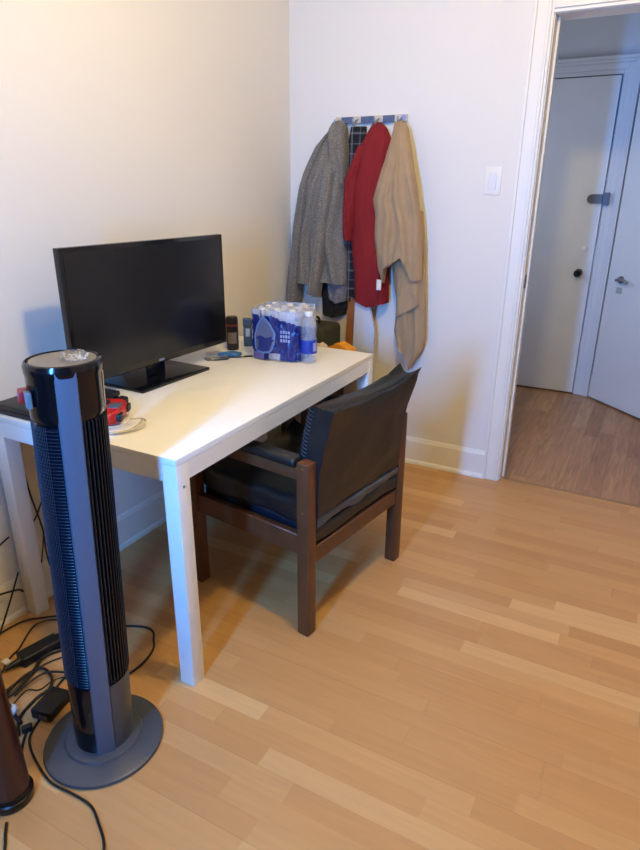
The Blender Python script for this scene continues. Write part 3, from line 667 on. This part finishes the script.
# ------------------------------------------------------------------ hanging garments
def interp(tab, z):
    tab = sorted(tab, key=lambda t: -t[0])
    if z >= tab[0][0]: return tab[0][1]
    for (z0, v0), (z1, v1) in zip(tab, tab[1:]):
        if z0 >= z >= z1: return v0+(v1-v0)*(z0-z)/(z0-z1) if z0 != z1 else v1
    return tab[-1][1]
def garment(name, left, right, hem, y_back, depth, m, parent=None, folds=5, famp=.012, seed=0, nu=44, nv=60, ztop=None, topdrop=.0, topy=None):
    """closed cloth volume: left/right = [(z, x)...], hem = [(u, z)...] ; front swells towards -y with folds"""
    b = B(); zt = ztop or max(left[0][0], right[0][0]); F, K = [], []
    hemt = sorted(hem)
    def hz(u):
        for (u0, a), (u1, c) in zip(hemt, hemt[1:]):
            if u0 <= u <= u1: return a+(c-a)*(u-u0)/(u1-u0)
        return hemt[-1][1]
    for j in range(nv+1):
        v = j/nv; fr_, bk_ = [], []
        for i in range(nu+1):
            u = i/nu; top = zt-topdrop*(abs(2*u-1)**2)
            z = top+(hz(u)-top)*v
            xl, xr = interp(left, z), interp(right, z); x = xl+(xr-xl)*u
            prof = (1-abs(2*u-1)**3)**.5 if abs(2*u-1) < 1 else 0
            dv = min(1, v*5)**.5
            yb = y_back if topy is None else topy+(y_back-topy)*min(1, v*3)
            fold = sin(u*folds*2*pi+seed+noise.noise(Vector((u*2.2, v*2.2, seed)))*4.5+1.2*v)*(.55+1.1*noise.noise(Vector((u*3.1, v*1.7, seed+9))))
            fold = math.copysign(abs(fold)**.7, fold)
            fa = famp*(.35+.65*min(1, v*2.2))
            n = noise.noise(Vector((x*26, z*9, seed)))*.006+noise.noise(Vector((x*60, z*40, seed)))*.002
            y = yb-.004-depth*prof*(.45+.55*dv)-fa*fold*min(1, prof*1.6)-n
            z += noise.noise(Vector((u*7, seed, 3)))*.004*(v > .9)
            fr_.append(b.verts.new((x, min(y, -.006), z))); bk_.append(b.verts.new((x, min(-.003, yb+.0*u), z)))
        F.append(fr_); K.append(bk_)
    for j in range(nv):
        for i in range(nu):
            b.faces.new((F[j][i], F[j][i+1], F[j+1][i+1], F[j+1][i])); b.faces.new((K[j][i+1], K[j][i], K[j+1][i], K[j+1][i+1]))
        b.faces.new((K[j][0], F[j][0], F[j+1][0], K[j+1][0])); b.faces.new((F[j][nu], K[j][nu], K[j+1][nu], F[j+1][nu]))
    for i in range(nu):
        b.faces.new((K[0][i], K[0][i+1], F[0][i+1], F[0][i])); b.faces.new((F[nv][i], F[nv][i+1], K[nv][i+1], K[nv][i]))
    return obj(name, b, m, parent, ang=75)
# plaid shirt (nearest the wall)
t = thing('plaid_shirt', 'black plaid shirt hanging between the grey and red coats', 'shirt', (0, 0, 0))
garment('shirt_body', [(1.67, .345), (1.6, .335), (1.45, .325), (1.15, .30), (.83, .25)], [(1.67, .425), (1.6, .428), (1.45, .44), (1.15, .43), (.83, .425)], [(0, .885), (.3, .865), (.7, .845), (1, .85)], -.006, .028, M['plaid'], t, 4, .006, 2)
garment('shirt_tail', [(.95, .235), (.84, .245)], [(.95, .36), (.84, .355)], [(0, .862), (.5, .832), (1, .85)], -.008, .05, M['paleplaid'], t, 3, .006, 4, nv=14)
# grey coat
t = thing('grey_coat', 'speckled grey wool coat hanging leftmost on the hook rail', 'coat', (0, 0, 0))
garment('coat_body', [(1.688, .275), (1.66, .238), (1.59, .190), (1.50, .140), (1.41, .100), (1.27, .074), (1.12, .050), (.99, .040), (.93, .040)],
        [(1.688, .315), (1.66, .332), (1.56, .348), (1.43, .352), (1.25, .354), (.93, .357)], [(0, .93), (.55, .925), (.62, .94), (1, .935)], -.045, .055, M['tweed'], t, 3.6, .016, 1, topy=-.01)
garment('sleeve', [(1.64, .235), (1.58, .178), (1.50, .132), (1.41, .094), (1.27, .066), (1.12, .041), (.99, .022), (.83, .006), (.74, .0045)], [(1.64, .25), (1.58, .22), (1.5, .185), (1.41, .160), (1.27, .128), (1.12, .110), (.99, .100), (.83, .082), (.74, .075)],
        [(0, .755), (1, .745)], -.03, .065, M['tweed'], t, 1.2, .006, 7, nu=20)
garment('sleeve', [(1.60, .24), (1.50, .235), (1.35, .225), (1.10, .195), (.86, .160)], [(1.60, .285), (1.50, .30), (1.35, .295), (1.10, .262), (.86, .228)],
        [(0, .888), (1, .865)], -.085, .05, M['tweed'], t, 1.3, .006, 8, nu=20, topy=-.03)
garment('hood', [(1.695, .262), (1.66, .245), (1.55, .262), (1.42, .29)], [(1.695, .315), (1.66, .333), (1.55, .35), (1.42, .352)], [(0, 1.46), (.5, 1.42), (1, 1.40)], -.055, .045, M['tweed'], t, 1.6, .010, 5, nu=24, nv=24, topy=-.02)
# red coat
t = thing('red_coat', 'plain dark red coat hanging between plaid shirt and beige towel', 'coat', (0, 0, 0))
garment('coat_body', [(1.682, .470), (1.64, .440), (1.585, .412), (1.50, .390), (1.43, .372), (1.30, .362), (1.15, .378), (1.0, .398), (.85, .404)],
        [(1.682, .505), (1.66, .535), (1.60, .568), (1.43, .572), (1.0, .585), (.86, .590)], [(0, .862), (.3, .846), (.45, .835), (.62, .840), (1, .862)], -.038, .055, M['red_cloth'], t, 1.9, .007, 3, topy=-.02)
garment('sleeve', [(1.585, .408), (1.50, .378), (1.43, .345), (1.30, .344), (1.155, .350)], [(1.585, .45), (1.50, .44), (1.43, .425), (1.30, .415), (1.155, .402)],
        [(0, 1.165), (1, 1.15)], -.050, .055, M['red_cloth'], t, 1.4, .008, 6, nu=20, topy=-.04)
# towel
t = thing('beige_towel', 'beige terry towel hanging rightmost on the hook rail', 'towel', (0, 0, 0))
garment('towel_back', [(1.30, .60), (1.05, .600), (.98, .612), (.885, .634), (.79, .636), (.725, .630), (.636, .650), (.56, .690)],
        [(1.30, .745), (1.13, .768), (.9, .785), (.705, .798), (.62, .785), (.56, .75)], [(0, .70), (.25, .62), (.62, .535), (.8, .56), (1, .66)], -.045, .04, M['towel'], t, 2.2, .012, 3)
garment('towel_front', [(1.678, .588), (1.62, .580), (1.518, .560), (1.433, .536), (1.345, .508), (1.278, .522), (1.164, .524), (1.118, .534), (.95, .565)],
        [(1.678, .632), (1.65, .655), (1.558, .683), (1.412, .723), (1.261, .752), (1.129, .768), (.95, .775)], [(0, 1.06), (.10, .965), (.2, 1.035), (.6, 1.09), (.70, 1.05), (.78, .985), (1, .99)], -.090, .045, M['towel'], t, 2.8, .013, 9, nu=60, topy=-.05)
garment('towel_fold', [(1.12, .66), (.98, .645), (.80, .648)], [(1.12, .745), (.98, .760), (.86, .768)], [(0, .80), (1, .868)], -.080, .022, M['towel'], t, 1.2, .005, 12, nu=24, nv=26)
b = B(); bx(b, .566, .590, -.150, -.146, .935, .985); bevel(b, .001, 1); o = obj('care_tag', b, M['tag'], t); o['label'] = 'small white tag at the hem'
# dark bag hanging below the coats
b = garment('black_bag', [(.93, .185), (.86, .195), (.76, .205)], [(.93, .36), (.86, .355), (.76, .335)], [(0, .765), (.5, .752), (1, .775)], -.005, .035, M['darkfab'], None, 2.2, .008, 11, nv=20)
tag(b, 'black cloth bag hanging low behind the hems of the grey coat', 'bag')

# ------------------------------------------------------------------ things between the desk and the back wall
t = thing('olive_suitcase', 'dark olive soft suitcase standing behind the far end of desk', 'suitcase', (.235, -.215, 0))
b = B(); bx(b, -.135, .135, -.10, .10, .0, .755); bevel(b, .03, 4)
for v in b.verts:
    n = noise.noise_vector(v.co*7)*.006; v.co += Vector((n.x, n.y, n.z if v.co.z > .05 else 0))
obj('case', b, M['olive'], t)
b = B(); bx(b, -.10, .10, -.118, -.10, .08, .58); bevel(b, .008, 2); obj('front_pocket', b, M['olive'], t)
b = B(); tube(b, [(-.05, 0, .75), (-.045, 0, .785), (.045, 0, .785), (.05, 0, .75)], .007, 8); obj('handle', b, M['darkfab'], t)
t = thing('brown_board', 'brown wooden board leaning on the wall behind a white board', 'board', (0, 0, 0))
b = B(); vs = [(.345, 0), (.43, 0), (.523, .90), (.362, .90)]
for y0, y1 in ((0, .018),):
    lo_ = [b.verts.new((x, -.085+(z/.9)*.052-.0, z)) for x, z in vs]; hi_ = [b.verts.new((x, -.067+(z/.9)*.052, z)) for x, z in vs]
    b.faces.new(lo_); b.faces.new(hi_[::-1])
    for i in range(4): b.faces.new((lo_[i], lo_[(i+1) % 4], hi_[(i+1) % 4], hi_[i]))
bmesh.ops.translate(b, verts=b.verts, vec=(0, .0, 0)); obj('board_panel', b, M['brownboard'], t, smooth=False)
b = B(); vs = [(.418, 0.0), (.545, 0.0), (.535, .72), (.494, .862), (.420, .862)]
lo_ = [b.verts.new((x, -.125+(z/.9)*.052, z)) for x, z in vs]; hi_ = [b.verts.new((x, -.105+(z/.9)*.052, z)) for x, z in vs]
b.faces.new(lo_); b.faces.new(hi_[::-1])
for i in range(5): b.faces.new((lo_[i], lo_[(i+1) % 5], hi_[(i+1) % 5], hi_[i]))
o = obj('white_board', b, M['whiteboard'], smooth=False); tag(o, 'tall white board leaning in front of the brown board', 'board')
# carton with loose things on it
t = thing('carton', 'plain cardboard carton standing between desk end and back wall', 'box', (.46, -.42, 0))
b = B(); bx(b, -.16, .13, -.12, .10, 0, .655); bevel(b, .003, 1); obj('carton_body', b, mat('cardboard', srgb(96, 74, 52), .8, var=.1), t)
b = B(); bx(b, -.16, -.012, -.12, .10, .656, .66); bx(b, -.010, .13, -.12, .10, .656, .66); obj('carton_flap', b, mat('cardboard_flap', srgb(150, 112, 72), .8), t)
b = B(); vs = [(-.05, 0), (.06, 0), (.062, .035), (.005, .062), (-.045, .045)]
lo_ = [b.verts.new((x, -.02, z)) for x, z in vs]; hi_ = [b.verts.new((x, .05, z)) for x, z in vs]
b.faces.new(lo_); b.faces.new(hi_[::-1])
for i in range(5): b.faces.new((lo_[i], lo_[(i+1) % 5], hi_[(i+1) % 5], hi_[i]))
bevel(b, .003, 1); o = obj('orange_packet', b, M['orange'], loc=(.512, -.44, .6605)); tag(o, 'bright orange packet lying behind the far end of desk', 'packet')
crumple('crumpled_paper', .035, .03, .028, (.415, -.44, .6605), 0, M['paper'], 'pinkish crumpled paper beside the orange packet', 'paper', 14)
# books / crates under the desk at the far wall side
for i, (x, w_, hh, m_, lab) in enumerate(((.10, .035, .47, 'darkfab', 'black upright folder nearest the left wall under the desk'), (.145, .03, .50, 'cream', 'cream upright folder beside the black one under the desk'),
        (.185, .04, .46, 'wood', 'brown upright folder between the pale ones under the desk'), (.232, .03, .49, 'whiteboard', 'white upright folder nearest the chair under the desk'))):
    b = B(); bx(b, 0, w_, -.12, .12, 0, hh); bevel(b, .002, 1); o = obj('folder', b, M[m_], loc=(x, -.80, 0)); tag(o, lab, 'folder', None)

# ------------------------------------------------------------------ cables and power bricks on the floor
def cable(pts, r, label, name='power_cable', m='cable'):
    b = B(); tube(b, pts, r, 8, 8); o = obj(name, b, M[m]); return tag(o, label, 'cable')
z = .0045
cable([(.60, -1.97, z), (.45, -1.80, z), (.36, -1.765, z), (.43, -1.733, z), (.475, -1.735, z), (.505, -1.765, z), (.535, -1.80, z), (.55, -1.86, z), (.545, -1.93, z), (.55, -1.965, z)][2:], .0035, 'black cable bending out from behind the fan towards desk leg')
cable([(.38, -1.98, z), (.396, -2.06, z), (.44, -2.138, z), (.47, -2.205, z), (.528, -2.235, z), (.60, -2.300, z)][:4]+[(.50, -2.235, z), (.560, -2.262, z), (.64, -2.285, z), (.715, -2.282, z), (.776, -2.283, z), (.826, -2.305, z), (.886, -2.345, z), (.93, -2.42, z), (.93, -2.55, z)], .0032, 'black cable running around the front of the fan base')
cable([(.44, -2.19, z), (.475, -2.235, z), (.51, -2.258, z)][:2]+[(.50, -2.262, z)], .0035, 'short black cable end behind the brown column foot')
cable([(.640, -2.408, .006), (.665, -2.43, z), (.689, -2.449, z), (.74, -2.50, z), (.80, -2.60, z)], .0035, 'black cable leaving the brown column foot towards the viewer')
cable([(.05, -2.05, z), (.038, -1.987, z), (.05, -1.908, z), (.086, -1.868, z+.0), (.152, -1.819, z), (.23, -1.80, z), (.36, -1.80, z)], .003, 'thin black cable crossing the floor beside the desk leg')
cable([(.20, -2.10, .0045), (.165, -2.039, z), (.155, -2.003, z), (.113, -1.929, z), (.105, -1.885, z), (.150, -1.845, z), (.25, -1.84, z), (.33, -1.86, z)], .0028, 'thin black looping cable next to the black power brick')
cable([(.42, -2.20, .006), (.31, -2.17, .006), (.307, -2.145, .01), (.306, -2.116, .012), (.285, -2.046, .012), (.263, -2.003, .012), (.275, -1.95, .006), (.33, -1.90, z)], .006, 'thick black cable in the middle of the cable tangle')
cable([(.30, -2.20, .005), (.285, -2.128, .008), (.28, -2.072, .010), (.303, -2.032, .012), (.356, -2.044, .012), (.385, -2.075, .008), (.382, -2.12, .006), (.40, -2.19, .005), (.45, -2.23, .005)], .0045, 'black cable arching over to the lower power adapter')
cable([(.33, -2.15, .018), (.325, -2.09, .02), (.34, -2.04, .02), (.40, -2.0, .012), (.44, -1.96, z)], .0035, 'black cable crossing over the tangle towards the fan')
cable([(.34, -2.165, .005), (.33, -2.11, .005), (.36, -2.09, .004), (.37, -2.04, .006), (.42, -1.985, .004)], .0018, 'thin reddish brown wire in the cable tangle', m='bronze')
cable([(.28, -2.18, z), (.275, -2.10, z), (.29, -2.0, z), (.34, -1.93, z), (.42, -1.87, z)], .0022, 'thin dark wire straight through the cable tangle')
cable([(.035, -2.1, .08), (.032, -2.0, .14), (.032, -1.90, .12), (.045, -1.84+.0, .07)][:3]+[(.032, -1.875, .10)], .0035, 'black cable arching against the wall beside the desk leg')
cable([(.034, -1.88, .18), (.04, -1.93, .10), (.06, -2.0, .02), (.10, -2.06, z)], .003, 'black cable dropping from desk height to the floor by the baseboard')
cable([(.040, -1.797, .668), (.034, -1.797, .56), (.047, -1.797, .456), (.065, -1.797, .387), (.083, -1.797, .315), (.084, -1.797, .20), (.10, -1.78, .08), (.13, -1.76, .004), (.19, -1.74, .004)], .003, 'dark cable hanging down under the desk beside its left leg')
cable([(.14, -1.79, .50), (.10, -1.79, .433), (.055, -1.79, .36), (.022, -1.79, .316)], .0028, 'short dark cable crossing behind the hanging cable under the desk')
cable([(.076, -1.79, .306), (.062, -1.79, .25), (.034, -1.79, .165)], .0022, 'short dark wire end below the hanging cable under the desk')
cable([(.0045, -1.98, .26), (.005, -1.92, .285), (.005, -1.87, .303)], .003, 'dark cable slanting up the wall left of the desk leg')
def brick(loc, rz, sx, sy, sz, label, name='power_adapter'):
    t = thing(name, label, 'power adapter', loc, rz)
    b = B(); bx(b, -sx/2, sx/2, -sy/2, sy/2, 0, sz); bevel(b, .006, 3); obj('adapter_body', b, M['blackp'], t)
    return t
t = brick((.232, -1.985, 0), R(-12), .052, .125, .034, 'long black power adapter lying on the floor near the desk leg')
b = B(); lathe(b, [(0, 0), (.018, 0), (.017, .03), (0, .03)], seg=20); bmesh.ops.rotate(b, verts=b.verts, cent=(0, 0, 0), matrix=Matrix.Rotation(R(-90), 3, 'X')); bmesh.ops.translate(b, verts=b.verts, vec=(0, .06, .019)); obj('plug_end', b, M['blackp'], t)
b = B(); lathe(b, [(0, 0), (.013, 0), (.006, .05), (0, .05)], seg=16); bmesh.ops.rotate(b, verts=b.verts, cent=(0, 0, 0), matrix=Matrix.Rotation(R(90), 3, 'X')); bmesh.ops.translate(b, verts=b.verts, vec=(0, -.06, .015)); obj('cord_relief', b, M['blackp'], t)
t = brick((.447, -2.118, 0), R(12), .065, .095, .032, 'black power adapter lying against the fan base')
b = B(); bx(b, -.004, .022, -.0485, -.0475, .006, .022); obj('label_panel', b, M['greyp'], t)
t = thing('inline_plug', 'small black plug among the cables in front of power adapter', 'plug', (.452, -2.205, 0), R(60))
b = B(); bx(b, -.014, .014, -.009, .009, 0, .018); bevel(b, .004, 2); obj('plug_body', b, M['blackp'], t)
t = thing('white_socket_adapter', 'round white plug adapter half hidden behind the brown column', 'plug', (.362, -2.19, 0))
b = B(); lathe(b, [(0, 0), (.020, 0), (.021, .018), (.017, .023), (0, .023)], seg=28); obj('adapter_body', b, M['whitep'], t)
b = B(); cyl(b, (-.004, 0, .026), .009, .008, 16); obj('black_plug', b, M['blackp'], t)
b = B(); bx(b, -.013, .013, -.010, .010, 0, .014); bevel(b, .004, 2); o = obj('white_plug', b, M['whitep'], loc=(.178, -2.065, 0)); tag(o, 'small white plug at the end of the long power adapter', 'plug')
